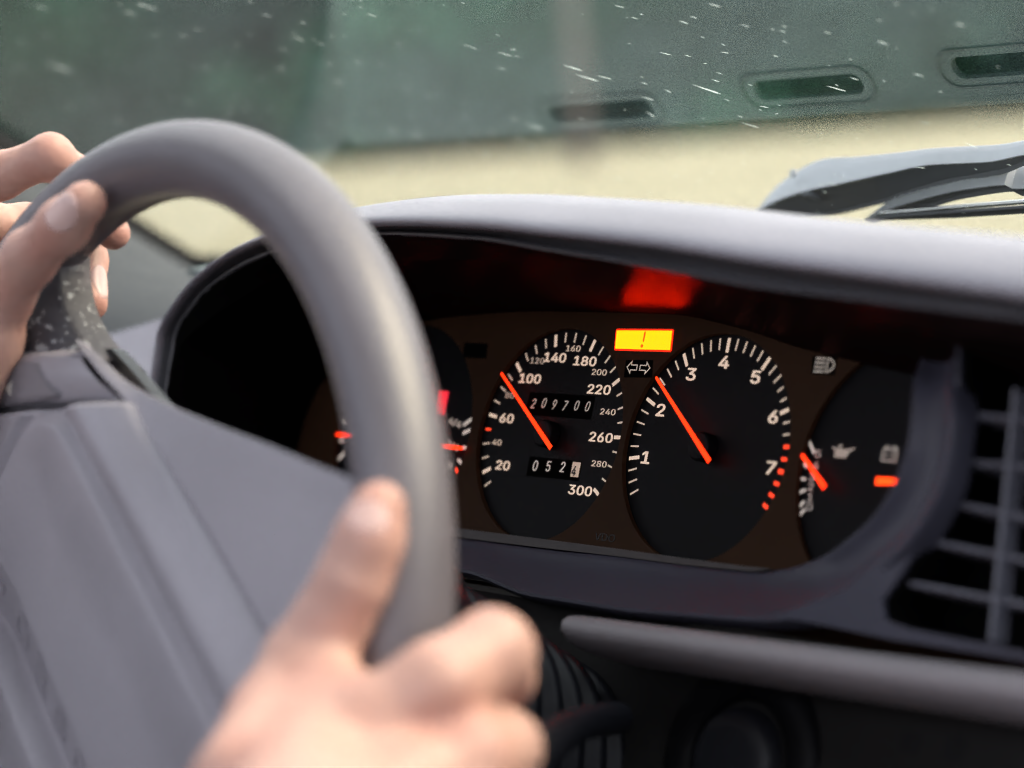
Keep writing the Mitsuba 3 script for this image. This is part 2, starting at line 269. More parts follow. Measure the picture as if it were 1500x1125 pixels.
put('dashboard', loft([lip + O * .8 - Z * 4, lip + O * .2 - Z * 1.2, lip + O * 1.2 + Z * .6, lip + O * 3.2 * hs ** .5 + Z * 1.2, lip + O * 6.5 * hs + Z * .2, lip + O * 10 * hs - Z * 3, lip + O * 13 * hs + FW_ * 9, lip + O * 14.8 * hs + FW_ * 18, lip + O * 15.4 * hs + FW_ * 30]
    + [lip + O * 15.2 * hs + FW_ * 42 - UP_ * 1.5 * hs, lip + O * 15 * hs + FW_ * 75 - UP_ * 10 * np.clip(O[:, 1:2], 0, 1), lip + O * 15 * hs + FW_ * 140 - UP_ * 44 * np.clip(O[:, 1:2], 0, 1)]),
    'mat_vinyl', CF, smooth=True, label='grey purple vinyl dashboard with hooded instrument binnacle and padded rail', category='dashboard')
rin = np.array(rows_in[:-1])
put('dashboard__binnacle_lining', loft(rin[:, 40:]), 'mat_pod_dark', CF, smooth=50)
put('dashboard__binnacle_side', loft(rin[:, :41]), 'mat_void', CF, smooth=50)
put('dashboard__binnacle_lip', loft([rows_in[-3], rows_in[-2], *lip_rows]), 'mat_lip', CF, smooth=50)

# lower surround of the instruments: inner edge, crest, outer wall
SIN = np.array([(259.4, 43.5, 30.0), (269.7, 35.2, 42.0), (285.2, 21.0, 60.0), (290.2, 1.6, 63.0), (285.6, -11.9, 60.0), (272.7, -25.1, 52.0), (243.1, -38.7, 36.0), (212.9, -46.7, 20.0), (188.3, -51.7, 12.0), (165.2, -55.3, 9.0), (120.1, -56.4, 8.0), (72.9, -56.7, 8.0), (22.8, -58.0, 8.0), (-42.2, -58.6, 8.0), (-112.6, -59.7, 8.0), (-187.3, -61.9, 14.0), (-217.9, -61.8, 40.0), (-228.0, -48.5, 70.0), (-221.0, -17.3, 88.0)])
SCR = np.array([(282.5, 42.2, 38.0), (296.8, 32.8, 53.0), (314.2, 18.8, 71.0), (320.0, 6.2, 74.0), (319.3, -12.2, 72.0), (310.0, -30.9, 68.0), (290.4, -47.6, 61.0), (268.6, -61.6, 53.0), (240.3, -71.4, 45.0), (204.3, -76.7, 40.0), (157.4, -79.5, 38.0), (111.7, -81.6, 37.0), (52.3, -81.7, 36.0), (-2.1, -75.5, 36.0), (-69.5, -77.2, 36.0), (-141.4, -77.8, 42.0), (-192.4, -76.8, 62.0), (-214.9, -56.8, 86.0), (-228.2, -18.8, 93.0)])
ss = np.r_[0, np.cumsum(np.linalg.norm(np.diff(SCR, axis=0), axis=1))]; sq = np.linspace(0, ss[-1], 170)
sin_, scr = PchipInterpolator(ss, SIN)(sq), PchipInterpolator(ss, SCR)(sq)
tg = np.gradient(scr, axis=0); tg[:, 2] = 0; tg /= np.linalg.norm(tg, axis=1, keepdims=True); SO = np.c_[-tg[:, 1], tg[:, 0], 0 * tg[:, 0]]
inn0 = sin_.copy(); inn0[:, 2] = 1; inn0[:, :2] -= SO[:, :2] * 1.0
dd = scr - sin_
rows = [inn0, sin_ * .5 + inn0 * .5, sin_ - Z * 1.5, sin_ + dd * .02] + [sin_ + dd * k - Z * 5 * math.sin(math.pi * k) for k in (.1, .25, .4, .55, .7, .82, .9, .96)] + [scr + Z * .6, scr + SO * 1.5 + Z * .4, scr + SO * 3 - Z * 2, scr + SO * 3.6 - Z * 8, scr + SO * 3.8 - Z * 11]
put('dashboard__instrument_surround', loft(rows), 'mat_fascia', CF, smooth=40)

# fascia plate with the vent opening
def tilt(poly, w0, k, thick):
    m = ext(poly, 0, thick); m.vertices[:, 2] += w0 + k * m.vertices[:, 1]; return m
VE = [(310.3, 60.0, 75.0), (314.9, 28.6, 70.0), (318.8, 7.5, 68.0), (317.8, -11.0, 66.0), (309.4, -31.3, 63.0), (297.5, -50.8, 60.0), (288.2, -63.7, 58.0), (290.9, -70.9, 57.0), (304.9, -73.0, 57.0), (359.7, -75.0, 56.0), (419.9, -75.9, 55.0), (431.8, 60.9, 75.0)]
vent_open = Polygon([p[:2] for p in VE]).buffer(-2).buffer(2)
plate = Polygon([p[:2] for p in [(311.0, 56.4, 74.0), (313.9, 28.5, 70.0), (313.3, 2.2, 66.0), (297.3, -38.5, 60.0), (267.7, -61.5, 57.0), (236.6, -73.7, 57.0), (225.3, -75.8, 57.0), (256.5, -76.5, 57.0), (293.6, -77.9, 57.0), (361.1, -77.8, 57.0), (449.5, -76.6, 57.0), (448.1, 58.9, 74.0)]])
put('dashboard__fascia', tilt(plate.difference(vent_open), 66 - 2.5, .12, 2.5), 'mat_fascia', CF)

# padded rail below the instruments
r0, r1 = np.array((108.1, -89.5, 60.0)), np.array((364.5, -82.4, 60.0))
b0, b1 = np.array((117.3, -105.8, 60.0)), np.array((368.4, -100.0, 60.0))
ts = np.r_[0, .004, .012, .03, np.linspace(.06, 1.35, 30)]
prof = [(0, -22), (-.02, -8), (0, -2), (.06, 3), (.2, 7), (.45, 9), (.7, 6.5), (.9, 0), (1.0, -10), (1.06, -24)]
rows = []
for i, t in enumerate(ts):
    top, bot = r0 + (r1 - r0) * t, b0 + (b1 - b0) * t; sc = (.72, .9, .97, 1)[min(i, 3)]
    mid = (top + bot) / 2
    rows.append([mid + (top + (bot - top) * q - mid) * sc + Z * (d * sc - 5 * (1 - sc)) for q, d in prof])
rows = [[np.mean(rows[0], 0)] * len(prof)] + rows
put('dashboard__padded_rail', loft(rows), 'mat_trim', CF, smooth=50)
# knee panel and its round opening
kn = Polygon([(-330, -84), (-330, -330), (1500, -330), (1500, -84)])
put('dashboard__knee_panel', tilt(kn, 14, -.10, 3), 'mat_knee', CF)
kc = np.array((201.7, -138.4, 30.0))
a = np.linspace(0, 2 * np.pi, 48, endpoint=False); b = np.linspace(0, 2 * np.pi, 16, endpoint=False)
put('dashboard__knee_ring', loft([[kc + np.array([(36 + 9 * math.cos(q)) * math.cos(p), (36 + 9 * math.cos(q)) * math.sin(p), 6 * math.sin(q)]) for q in b] for p in a], True, True), 'mat_dial', CF, smooth=True)
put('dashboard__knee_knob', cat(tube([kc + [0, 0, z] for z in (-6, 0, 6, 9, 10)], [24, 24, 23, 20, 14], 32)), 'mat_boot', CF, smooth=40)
for q in ((290.2, -122.4, 28.0), (312.7, -120.5, 28.0)):
    put('dashboard__switch_recess', ext(rrect(10, 22, 3, q[0], q[1]), 24, 29), 'mat_black_matt', CF)

# left end of the dash: fascia with side vent, and the screen pillar trim
lf = [(-424.2, 20.3, 50.0), (-385.2, 28.3, 50.0), (-311.0, 42.5, 50.0), (-247.1, 50.1, 50.0), (-214.7, -31.7, 50.0), (-420.9, -44.2, 50.0)]
hole = Polygon([p[:2] for p in [(-392.9, 7.8, 50.0), (-332.0, 10.7, 50.0), (-321.9, 7.3, 50.0), (-305.7, -29.0, 50.0), (-374.7, -32.9, 50.0)]]).buffer(2)
put('dashboard__side_fascia', ext(Polygon([p[:2] for p in lf]).difference(hole), 46, 50), 'mat_plastic_pale', CF)
put('dashboard__side_vent', ext(hole.buffer(3), 28, 31), 'mat_black_matt', CF)
# dash top under the screen, with the defroster slots it mirrors in the glass
slots = [(-.187, -.095, .1265), (-.010, .069, .1208), (.131, .222, .1165)]
top = Polygon([(-.40, .1335), (.66, .1335), (.66, -.02), (-.30, -.02)])
fl_, ring_, rim_ = [], [], []
for x0, x1, yc in slots:
    s_ = rrect(x1 - x0, .0125, .006, (x0 + x1) / 2, yc); top = top.difference(s_)
    rim_.append(rrect(x1 - x0 + .0165, .0225, .011, (x0 + x1) / 2, yc).difference(rrect(x1 - x0 + .0145, .0205, .0102, (x0 + x1) / 2, yc)))
    ring_.append(s_.buffer(.002))
put('dashboard__top_panel', ext(top, .081, .085), 'mat_vinyl_soft')
for s_, r_ in zip(ring_, rim_):
    k = put('dashboard__defroster_slot', ext(s_, .062, .066), 'mat_black_matt')
    put(k + '__rim', ext(r_, .0852, .0862), 'mat_vinyl_mid')
put('dashboard__rolled_edge', loft([[(x, .1332 + .009 * math.sin(q), .0762 + .009 * math.cos(q)) for x in np.linspace(-.40, .66, 20)] for q in np.linspace(0, 1.9, 9)]), 'mat_vinyl_soft', smooth=True)
put('dashboard__front_gap', ext(box(-.85, .139, 1.6, .30), .050, .054), 'mat_black_matt')
put('dashboard__bulkhead', ext(box(-.85, .30, 1.6, .31), -.66, .054), 'mat_black_matt')
E0, E2 = edge_at(760), edge_at(GB - 30)
up_row = [tf([*(E0 + (E2 - E0) * k), -7.], GF) for k in np.linspace(0, 1, 14)]
lo_row = [tf(p, CF) for p in curve([(-765.1, -52.7, 40.0), (-568.1, -2.6, 42.0), (-431.6, 21.0, 46.0), (-318.1, 44.3, 46.0), (-255.1, 55.1, 46.0)], 14)]
lo_row = [p + np.array([0, .0, -.004]) for p in lo_row]
sa, sb_ = np.linspace([-.40, .1335, .0846], [-.30, -.02, .0846], 9), np.linspace(up_row[-1], lo_row[-1], 9)
put('dashboard__left_slope', loft([sa + (sb_ - sa) * np.array([k, k, k * k * (3 - 2 * k)]) for k in np.linspace(0, 1, 16)]), 'mat_vinyl_mid', smooth=True)
rows = []
for k in np.linspace(0, 1, 12):
    rows.append([u * (1 - k) + l * k + np.array([-.030, .03, .0]) * math.sin(math.pi * k) for u, l in zip(up_row, lo_row)])
put('pillar_trim', loft(rows), 'mat_pillar', smooth=True, label='grey trim sloping below the left edge of the windscreen', category='pillar trim')

# ------------------------------------------------------------------ centre air vent
V = 'air_vent'
def on_plate(p): return 57.5 + .12 * p[1]
cav = vent_open.buffer(1.5)
put(V, cat(tilt(cav, 28, .12, 2), tilt(vent_open.buffer(1.6).difference(vent_open.buffer(-1.4)), 30.2, .12, 31.5)), 'mat_void', CF,
    label='dark dashboard air vent with slats right of the instruments', category='air vent')
SL = [((309.7, 12.7, 60.0), (343.5, 11.9, 60.0)), ((311.2, -5.8, 60.0), (347.5, -5.9, 60.0)), ((308.0, -21.6, 60.0), (351.7, -25.1, 60.0)), ((300.6, -37.4, 60.0), (355.3, -40.9, 60.0)), ((289.8, -54.6, 60.0), (358.9, -57.4, 60.0))]
for p, q in SL:
    p, q = np.array(p), np.array(q); d = (q - p); e = p + d * 2.6; p = p - d * .03; rows = []
    for t in (0, 1):
        c = p + (e - p) * t; w = 59 + .12 * c[1]
        rows.append([[c[0], c[1] + y, w + z] for y, z in ((1.3, 0), (.9, .9), (0, 1.3), (-.9, .9), (-1.3, 0), (-2.2, -16), (-1.2, -18), (.6, -16))])
    put(V + '__slat', loft([[np.mean(rows[0], 0)] * 8] + rows + [[np.mean(rows[1], 0)] * 8], close_v=True), 'mat_slat', CF, smooth=50)
for p, q in (((340.8, 22.5, 60.0), (341.6, -72.9, 60.0)), ((385.0, 24.3, 60.0), (393.7, -74.1, 60.0))):
    p, q = np.array(p), np.array(q); rows = []
    for t in (0, 1):
        c = p + (q - p) * t; w = 62 + .12 * c[1]
        rows.append([[c[0] + x, c[1], w + z] for x, z in ((1.2, 0), (.8, 1.0), (0, 1.4), (-.8, 1.0), (-1.2, 0), (-1.0, -8), (1.0, -8))])
    put(V + '__vane', loft([[np.mean(rows[0], 0)] * 7] + rows + [[np.mean(rows[1], 0)] * 7], close_v=True), 'mat_slat', CF, smooth=50)

# ------------------------------------------------------------------ instrument cluster
C = 'instrument_cluster'
TC = 113.3
holes = [(0, 0, 54.8), (TC, 0, 54.8), (235, -5, 59), (-121, -5, 59)]
panel = Polygon([(-235, -80), (-235, 40), (-150, 75), (0, 80), (150, 72), (340, 45), (340, -80)])
for x, y, r in holes: panel = panel.difference(Point(x, y).buffer(r, quad_segs=32))
put(C, ext(panel, 0.4, 3.2), 'mat_panel', CF, label='instrument cluster with lit dials and orange needles behind the wheel', category='instrument cluster')
WARM = (.55, .385, .275)
def word(txt, h, cx, cy, w=0.1, sx=1.5, bold=False, shear=0., d=.25, rot=0.):
    m = meshkit.text_mesh(txt, h, depth=d, bold=bold); v = m.vertices
    v[:, 0] *= sx; v[:, 0] += shear * v[:, 1]
    mn, mx = v.min(0), v.max(0); v[:, :2] -= (mn[:2] + mx[:2]) / 2
    c, s = math.cos(rot), math.sin(rot); v[:, :2] = np.c_[v[:, 0] * c - v[:, 1] * s, v[:, 0] * s + v[:, 1] * c]
    v += [cx, cy, w]; m.vertices = v; return m
def tick(c, ang, r0, r1, w, z=.1, d=.25):
    p, q = (c[0] + r0 * math.cos(ang), c[1] + r0 * math.sin(ang)), (c[0] + r1 * math.cos(ang), c[1] + r1 * math.sin(ang))
    return ext(bar2(p, q, w), z, z + d)
def needle(key, p, q, z, w0=2.7, w1=1.5, e=(3.2, .075, .008)):
    """from the tail p to the tip q"""
    p, q = np.array(p[:2]), np.array(q[:2]); d = (q - p) / np.linalg.norm(q - p); n = np.array([-d[1], d[0]])
    o = [p - n * w0 / 2, p + n * w0 / 2, q + n * w1 / 2, q + d * .8, q - n * w1 / 2]
    v = [[*a, z] for a in o] + [[*(p + d * 1), z + 1.1], [*(q - d * 1), z + .8]]
    f = [[0, 1, 5], [1, 2, 6], [1, 6, 5], [2, 3, 6], [3, 4, 6], [4, 0, 5], [4, 5, 6], [0, 4, 3], [0, 3, 2], [0, 2, 1]]
    m = tm(v, f); m.fix_normals(); return put(key, m, 'mat_red_print', CF, **glow(*e))
def hub(key, x, y, r=7, z0=1, z1=7): put(key, tube([[x, y, z0], [x, y, z1 - 1], [x, y, z1 - .3], [x, y, z1]], [r, r, r * .93, r * .8], 28), 'mat_dial', CF, smooth=40)
# speedometer
S = C + '__speedometer'
put(S, ext(Point(0, 0).buffer(56, quad_segs=32), -1.5, 0), 'mat_dial', CF, label='speedometer reading to 300')
for v in range(10, 301, 10):
    ang = 3.5767 - (v - 20) / 40 * .59025; big = (v - 20) % 40 == 0
    if v == 50: put(S + '__red_tick', tick((0, 0), ang, 49, 53, 1.3), 'mat_red_print', CF, **glow(1.2, .07, .02)); continue
    e = np.array(WARM) * (1.0 if big else .62)
    put(S + '__tick', tick((0, 0), ang, 46.9 if big else 48.2, 53.2, 1.8 if big else .9), 'mat_print', CF, **glow(*e))
NUM = [('20', 366, 755, 1), ('40', 338, 650, 0), ('60', 383, 540, 1), ('80', 397, 435, 0), ('100', 490, 358, 1), ('120', 524, 276, 0), ('140', 605, 262, 1), ('160', 688, 220, 0), ('180', 742, 278, 1), ('200', 807, 329, 0), ('220', 806, 408, 1), ('240', 847, 510, 0), ('260', 815, 627, 1), ('280', 806, 748, 0), ('300', 720, 870, 1)]
NPX = [(-33.2, -17.6, 0.0), (-41.8, -6.0, 0.0), (-37.9, 6.9, 0.0), (-39.3, 19.0, 0.0), (-25.8, 28.4, 0.0), (-22.9, 37.9, 0.0), (-9.5, 40.0, 0.0), (3.1, 45.1, 0.0), (14.0, 38.9, 0.0), (26.4, 33.6, 0.0), (28.8, 24.9, 0.0), (38.7, 14.0, 0.0), (37.4, 1.1, 0.0), (39.9, -12.1, 0.0), (30.0, -26.1, 0.0)]
for (t, _, _, big), p in zip(NUM, NPX):
    e = np.array(WARM) * (1.0 if big else .45 if t in ('120', '80') else .75)
    put(S + '__numeral', word(t, 4.6 if big else 3.0, p[0], p[1], bold=bool(big)), 'mat_print', CF, **glow(*e))
put(S + '__odometer_window', ext(box(-24, 9.5, 27, 21.5), .05, .12), 'mat_void', CF)
for t, p in zip('209700', [(-18.9, 15.6, 0.0), (-10.6, 16.2, 0.0), (-2.3, 15.8, 0.0), (6.2, 15.6, 0.0), (14.8, 16.1, 0.0), (23.1, 16.0, 0.0)]):
    put(S + '__odometer_digit', word(t, 5.0, p[0], p[1], .2, .85, False, .2), 'mat_print', CF, **glow(.20, .16, .13))
put(S + '__trip_window', ext(box(-13.5, -21.6, 27.2, -11.6), .05, .12), 'mat_void', CF)
for t, p in zip('052', [(-7.5, -16.1, 0.0), (2.6, -15.8, 0.0), (13.5, -15.4, 0.0)]):
    put(S + '__trip_digit', word(t, 5.2, p[0], p[1], .2, .95, False, .08), 'mat_print', CF, **glow(.30, .25, .22))
tp = (23.3, -15.8, 0.0)
put(S + '__trip_drum', ext(box(tp[0] - 3, tp[1] - 4, tp[0] + 3, tp[1] + 3.5), .13, .2), 'mat_print', CF, **glow(.30, .19, .12))
put(S + '__trip_drum_digit', word('4', 4.6, tp[0] - .8, tp[1] - 1., .25, .9, True, .1), 'mat_black', CF)
needle(S + '__needle', (10.9, -7.7, 8.0), (-39.9, 28.7, 8.0), 8); hub(S + '__hub', 0, 0)
# rev counter
R = C + '__rev_counter'
put(R, ext(Point(TC, 0).buffer(56, quad_segs=32), -1.5, 0), 'mat_dial', CF, label='rev counter numbered 1 to 7 with red ticks')
for k in range(2, 39):
    v = k / 5; ang = 3.2933 - (v - 1) * .57457; big = k % 5 == 0
    if v > 6.55: put(R + '__red_tick', tick((TC, 0), ang, 48.6, 52.4, 2.2 if big else 1.7), 'mat_red_print', CF, **glow(1.5, .07, .02))
    else: put(R + '__tick', tick((TC, 0), ang, 46.2 if big else 47.6, 53.2 if v < 5.6 else 51.5, 1.75 if big else .85), 'mat_print', CF, **glow(*(np.array(WARM) * (1.0 if big else .7))))
for t, p in zip('1234567', [(72.3, -6.9, 0.0), (76.1, 16.7, 0.0), (92.3, 34.9, 0.0), (112.9, 41.5, 0.0), (135.5, 35.1, 0.0), (151.6, 17.1, 0.0), (156.3, -6.4, 0.0)]):
    put(R + '__numeral', word(t, 5.8, p[0], p[1], bold=True), 'mat_print', CF, **glow(*WARM))
needle(R + '__needle', (124.2, -7.2, 8.0), (77.0, 30.9, 8.0), 8); hub(R + '__hub', TC, 0)
# right gauge: oil pressure and volts
G_ = C + '__oil_gauge'
put(G_, ext(Point(235, -5).buffer(60, quad_segs=32), -1.5, 0), 'mat_dial', CF, label='small gauge with oil and battery symbols')
OT = [(176.1, 7.7, 0.0), (181.3, 1.9, 0.0), (174.5, -1.6, 0.0), (178.2, -4.8, 0.0), (173.9, -10.0, 0.0), (178.9, -10.1, 0.0), (174.5, -17.4, 0.0), (180.1, -14.8, 0.0), (176.4, -24.8, 0.0), (180.7, -20.0, 0.0), (177.5, -28.8, 0.0), (181.9, -23.5, 0.0)]
for p, q in zip(OT[::2], OT[1::2]):
    put(G_ + '__tick', ext(bar2(p, q, 1.5), .1, .35), 'mat_print', CF, **glow(.32, .27, .24))
for t, p in zip('543210', [(183.6, 1.8, 0.0), (183.5, -3.5, 0.0), (182.6, -8.8, 0.0), (182.9, -13.2, 0.0), (183.8, -18.0, 0.0), (184.3, -22.2, 0.0)]):
    put(G_ + '__numeral', word(t, 3.4, p[0], p[1]), 'mat_print', CF, **glow(.14, .115, .10))
needle(G_ + '__needle', (196.9, -13.9, 6.0), (179.7, -0.3, 6.0), 6, 2.9, 1.9)
needle(G_ + '__needle', (225.7, -8.8, 6.0), (243.7, -7.9, 6.0), 6, 3.2, 2.4, (4, .16, .012))
ic = (197.4, 2.9, 0.0)
oil = unary_union([Polygon([(-4, -2), (3, -2), (4.5, 1), (7.5, 2.4), (7, 3), (3.5, 2), (2, 2), (0, 2), (-4, 2)]), bar2((-4, 1.6), (-6, 2.4), .8), bar2((-1.5, 2), (-1.5, 3.4), .8), bar2((-2.6, 3.4), (-.4, 3.4), .8)])
m = ext(oil, .1, .3); m.apply_translation([ic[0], ic[1], 0]); put(G_ + '__oil_symbol', m, 'mat_print', CF, **glow(.12, .08, .05))
ic = (225.4, 3.9, 0.0)
bat = unary_union([box(-4.4, -3, 4.4, 2.8).difference(box(-3.6, -2.2, 3.6, 2.0)), box(-3.2, 2.8, -1.4, 4), box(1.4, 2.8, 3.2, 4), box(-2.8, -.4, -1, .3), box(1, -.4, 2.8, .3), box(1.6, -1, 2.2, .9)])
m = ext(bat, .1, .3); m.apply_translation([ic[0], ic[1], 0]); put(G_ + '__battery_symbol', m, 'mat_print', CF, **glow(.11, .09, .07))
# left gauge: fuel and temperature, half hidden by the rim
L_ = C + '__fuel_gauge'
put(L_, ext(Point(-121, -5).buffer(60, quad_segs=32), -1.5, 0), 'mat_dial', CF, label='small fuel gauge half hidden by the steering wheel rim')
LT = [(-182.2, -1.0, 0.0), (-175.3, -2.7, 0.0), (-183.5, -13.6, 0.0), (-174.5, -12.4, 0.0), (-179.3, -25.1, 0.0), (-172.0, -19.5, 0.0), (-72.3, 1.4, 0.0), (-66.3, 5.2, 0.0), (-71.3, -2.9, 0.0), (-64.6, -0.2, 0.0), (-69.4, -10.5, 0.0), (-63.8, -10.2, 0.0), (-71.0, -16.9, 0.0), (-64.2, -20.0, 0.0)]
for p, q in zip(LT[::2], LT[1::2]): put(L_ + '__tick', ext(bar2(p, q, 1.9), .1, .35), 'mat_print', CF, **glow(.36, .30, .26))
p, q = (-71.5, -21.7, 0.0), (-66.4, -25.9, 0.0)
put(L_ + '__red_tick', ext(bar2(p, q, 1.8), .1, .35), 'mat_red_print', CF, **glow(1.5, .07, .02))
for t, p in zip(('4/4', '2/4', 'R'), [(-79.9, 2.3, 0.0), (-77.9, -10.1, 0.0), (-76.7, -20.9, 0.0)]): put(L_ + '__numeral', word(t, 3.6, p[0], p[1], rot=-.2), 'mat_print', CF, **glow(.32, .26, .22))
needle(L_ + '__needle', (-83.4, -11.6, 6.0), (-61.8, -11.6, 6.0), 6, 2.4, 1.8)
needle(L_ + '__needle', (-145.5, -9.5, 6.0), (-175.5, -10.6, 6.0), 6, 2.4, 1.8)
p = (-94.9, 12.4, 0.5)
put(L_ + '__warning_light', ext(rrect(9, 13, 1, p[0], p[1]), .2, .8), 'mat_red_print', CF, **glow(.85, .02, .05))
# panel lamps and symbols
q = [(37.3, 54.3, 3.6), (76.8, 55.0, 3.6), (78.0, 45.6, 3.6), (38.7, 45.2, 3.6)]
lampP = Polygon([p[:2] for p in q])
k = put(C + '__warning_lamp', ext(lampP, 3.3, 3.9), 'mat_red_print', CF, label='lit yellow warning lamp with a dark exclamation mark', **glow(24.0, .80, .0))
put(C + '__lamp_bezel', ext(lampP.buffer(1.0).difference(lampP.buffer(.05)), 3.25, 3.6), 'mat_red_print', CF, **glow(.7, .01, .0))
c = np.mean(q, 0)
put(k + '__exclamation_mark', cat(ext(rrect(1.0, 5.2, .4, c[0] + .6, c[1] + 1.6), 3.95, 4.1), ext(Point(c[0] + .2, c[1] - 3.1).buffer(.85), 3.95, 4.1)), 'mat_red_print', CF, **glow(1.6, .09, 0))
def window(key, pts):
    return put(key, ext(Polygon([p[:2] for p in pts]), 3.25, 3.4), 'mat_void', CF)
window(C + '__indicator_window', [(47.8, 39.7, 3.3), (67.1, 40.3, 3.3), (68.9, 31.7, 3.3), (48.8, 31.1, 3.3)])
c = np.array((58.1, 36.2, 3.4))
ar = Polygon([(0, 0), (3.6, 3.4), (3.6, 1.5), (8.2, 1.5), (8.2, -1.5), (3.6, -1.5), (3.6, -3.4)])
ar = ar.difference(ar.buffer(-.55))
from shapely import affinity
arr = unary_union([affinity.translate(affinity.scale(ar, .95, 1, origin=(0, 0)), -8.6, 0), affinity.translate(affinity.scale(ar, -.95, 1, origin=(0, 0)), 8.6, 0)])
m = ext(arr, 3.5, 3.65); m.apply_translation([c[0], c[1], 0]); put(C + '__indicator_symbol', m, 'mat_print', CF, **glow(.26, .2, .15))
window(C + '__headlamp_window', [(171.7, 45.6, 3.3), (186.7, 45.6, 3.3), (187.6, 37.2, 3.3), (173.0, 37.1, 3.3)])
c = np.array((180.6, 41.5, 3.4))
hl = unary_union([Polygon([(1, -3.6), (3.2, -3.2), (5.4, -1.6), (6, 0), (5.4, 1.6), (3.2, 3.2), (1, 3.6)]).difference(Polygon([(1, -3.6), (3.2, -3.2), (5.4, -1.6), (6, 0), (5.4, 1.6), (3.2, 3.2), (1, 3.6)]).buffer(-.8))] + [box(-6.2, y - .45, -.2, y + .45) for y in (-3, -1, 1, 3)])
m = ext(hl, 3.5, 3.65); m.apply_translation([c[0], c[1], 0]); put(C + '__headlamp_symbol', m, 'mat_print', CF, **glow(.14, .11, .08))
window(C + '__blank_window', [(-82.1, 45.1, 3.3), (-62.5, 45.2, 3.3), (-61.0, 37.2, 3.3), (-80.6, 36.9, 3.3)])
put(C + '__bottom_ledge', ext(Polygon([p[:2] for p in [(-116.4, -52.7, 7.0), (-45.1, -53.3, 7.0), (20.1, -52.9, 7.0), (70.6, -52.7, 7.0), (118.1, -52.9, 7.0), (158.3, -52.8, 7.0), (175.3, -52.4, 7.0), (163.1, -54.8, 7.0), (118.9, -56.0, 7.0), (71.7, -56.3, 7.0), (21.4, -57.2, 7.0), (-43.7, -57.9, 7.0), (-114.6, -57.8, 7.0)]]), 3.3, 7), 'mat_ledge', CF)
c = np.array((58.3, -48.1, 3.3))
put(C + '__lettering', word('VDO', 3.6, c[0], c[1] + .3, 3.25, 1.4), 'mat_black', CF)

# ------------------------------------------------------------------ steering column
K = 'steering_column'
def section(hw, hh, cy, c, e=3.2, n=72):
    t = np.linspace(0, 2 * np.pi, n, endpoint=False); cc, s = np.cos(t), np.sin(t)
    return np.c_[hw * np.sign(cc) * np.abs(cc) ** (2 / e), cy + hh * np.sign(s) * np.abs(s) ** (2 / e), np.full(n, c)]
rows = [section(2, 2, -36, -112), section(54, 54, -36, -112), section(58, 58, -36, -113), section(62, 62, -36, -115), section(66, 66, -37, -119), section(67.5, 67, -38, -127), section(67, 67, -39, -136)]
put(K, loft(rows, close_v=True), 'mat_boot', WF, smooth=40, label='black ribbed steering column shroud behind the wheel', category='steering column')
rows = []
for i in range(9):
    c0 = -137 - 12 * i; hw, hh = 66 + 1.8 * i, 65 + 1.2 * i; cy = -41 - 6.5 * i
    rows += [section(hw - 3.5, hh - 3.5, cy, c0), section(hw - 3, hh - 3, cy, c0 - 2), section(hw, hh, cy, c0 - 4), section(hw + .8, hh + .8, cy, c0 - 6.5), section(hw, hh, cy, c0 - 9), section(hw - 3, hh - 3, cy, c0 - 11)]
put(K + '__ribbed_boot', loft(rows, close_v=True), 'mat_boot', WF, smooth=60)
sp_ = curve([(107.8, -27.1, -180.0), (123.1, -26.8, -152.0), (136.2, -29.5, -126.0), (144.7, -36.4, -106.0), (149.8, -47.1, -90.0)], 12)
put(K + '__stalk', cat(tube(sp_, np.r_[np.full(6, 7), np.linspace(7.5, 11, 6)], 20)), 'mat_boot', WF, smooth=50)

# ------------------------------------------------------------------ steering wheel
W = 'steering_wheel'
na, nb = 220, 40
th = np.linspace(0, 2 * np.pi, na, endpoint=False); ph = np.linspace(0, 2 * np.pi, nb, endpoint=False)
rows = []
for t in th:
    rr = 187 + 16.2 * np.cos(ph); cc = 18.5 * np.sin(ph)
    thumb = 2.0 * np.exp(-((ph - 2.5) / .5) ** 2); rr = rr - thumb * np.cos(ph) * -1
    rows.append(np.c_[rr * math.cos(t), rr * math.sin(t), cc])
put(W, loft(rows, True, True), 'mat_leather', WF, smooth=True, label='grey leather steering wheel held by two hands', category='steering wheel')
TT, SS = np.array([.812, -.584]), np.array([.584, .812])
def ts2ab(t, s): return t * TT[0] + s * SS[0], t * TT[1] + s * SS[1]
# base cover between the pad groove and the opening above it
gv = [(-55.1, 107.3, 10.0), (-41.0, 100.4, 12.0), (-24.1, 92.6, 13.0), (-0.2, 81.8, 13.0), (38.8, 56.8, 13.0), (63.0, 40.3, 13.0), (92.0, 20.0, 13.0), (119.7, 0.4, 13.0), (151.1, -20.8, 13.0), (195.1, -50.6, 13.0)]
op = [(-57.7, 108.4, 8.0), (-37.9, 102.0, 9.0), (-9.1, 91.0, 9.0), (16.4, 85.0, 9.0), (58.6, 77.6, 9.0), (102.2, 70.7, 8.0), (127.8, 65.9, 6.0), (153.2, 61.0, 3.0), (164.6, 54.5, -2.0), (163.7, 39.3, -8.0)]
n = 120
gc, oc = curve(gv, n), curve(op, n)
rows = [gc + [0, 0, -6.], gc + [0, 0, -1.0], gc + (oc - gc) * .02] + [gc + (oc - gc) * k + [0, 0, .5 * math.sin(math.pi * k)] for k in np.linspace(.06, .97, 14)]
od = np.gradient(oc, axis=0); od /= np.linalg.norm(od, axis=1, keepdims=True); on = np.c_[-od[:, 1], od[:, 0], 0 * od[:, 0]]
rows += [oc - on * .4 + [0, 0, -.1], oc + on * .1 + [0, 0, -.7], oc - on * .6 + [0, 0, -1.5], oc - on * 5 + [0, 0, -5], oc - on * 12 + [0, 0, -18]]
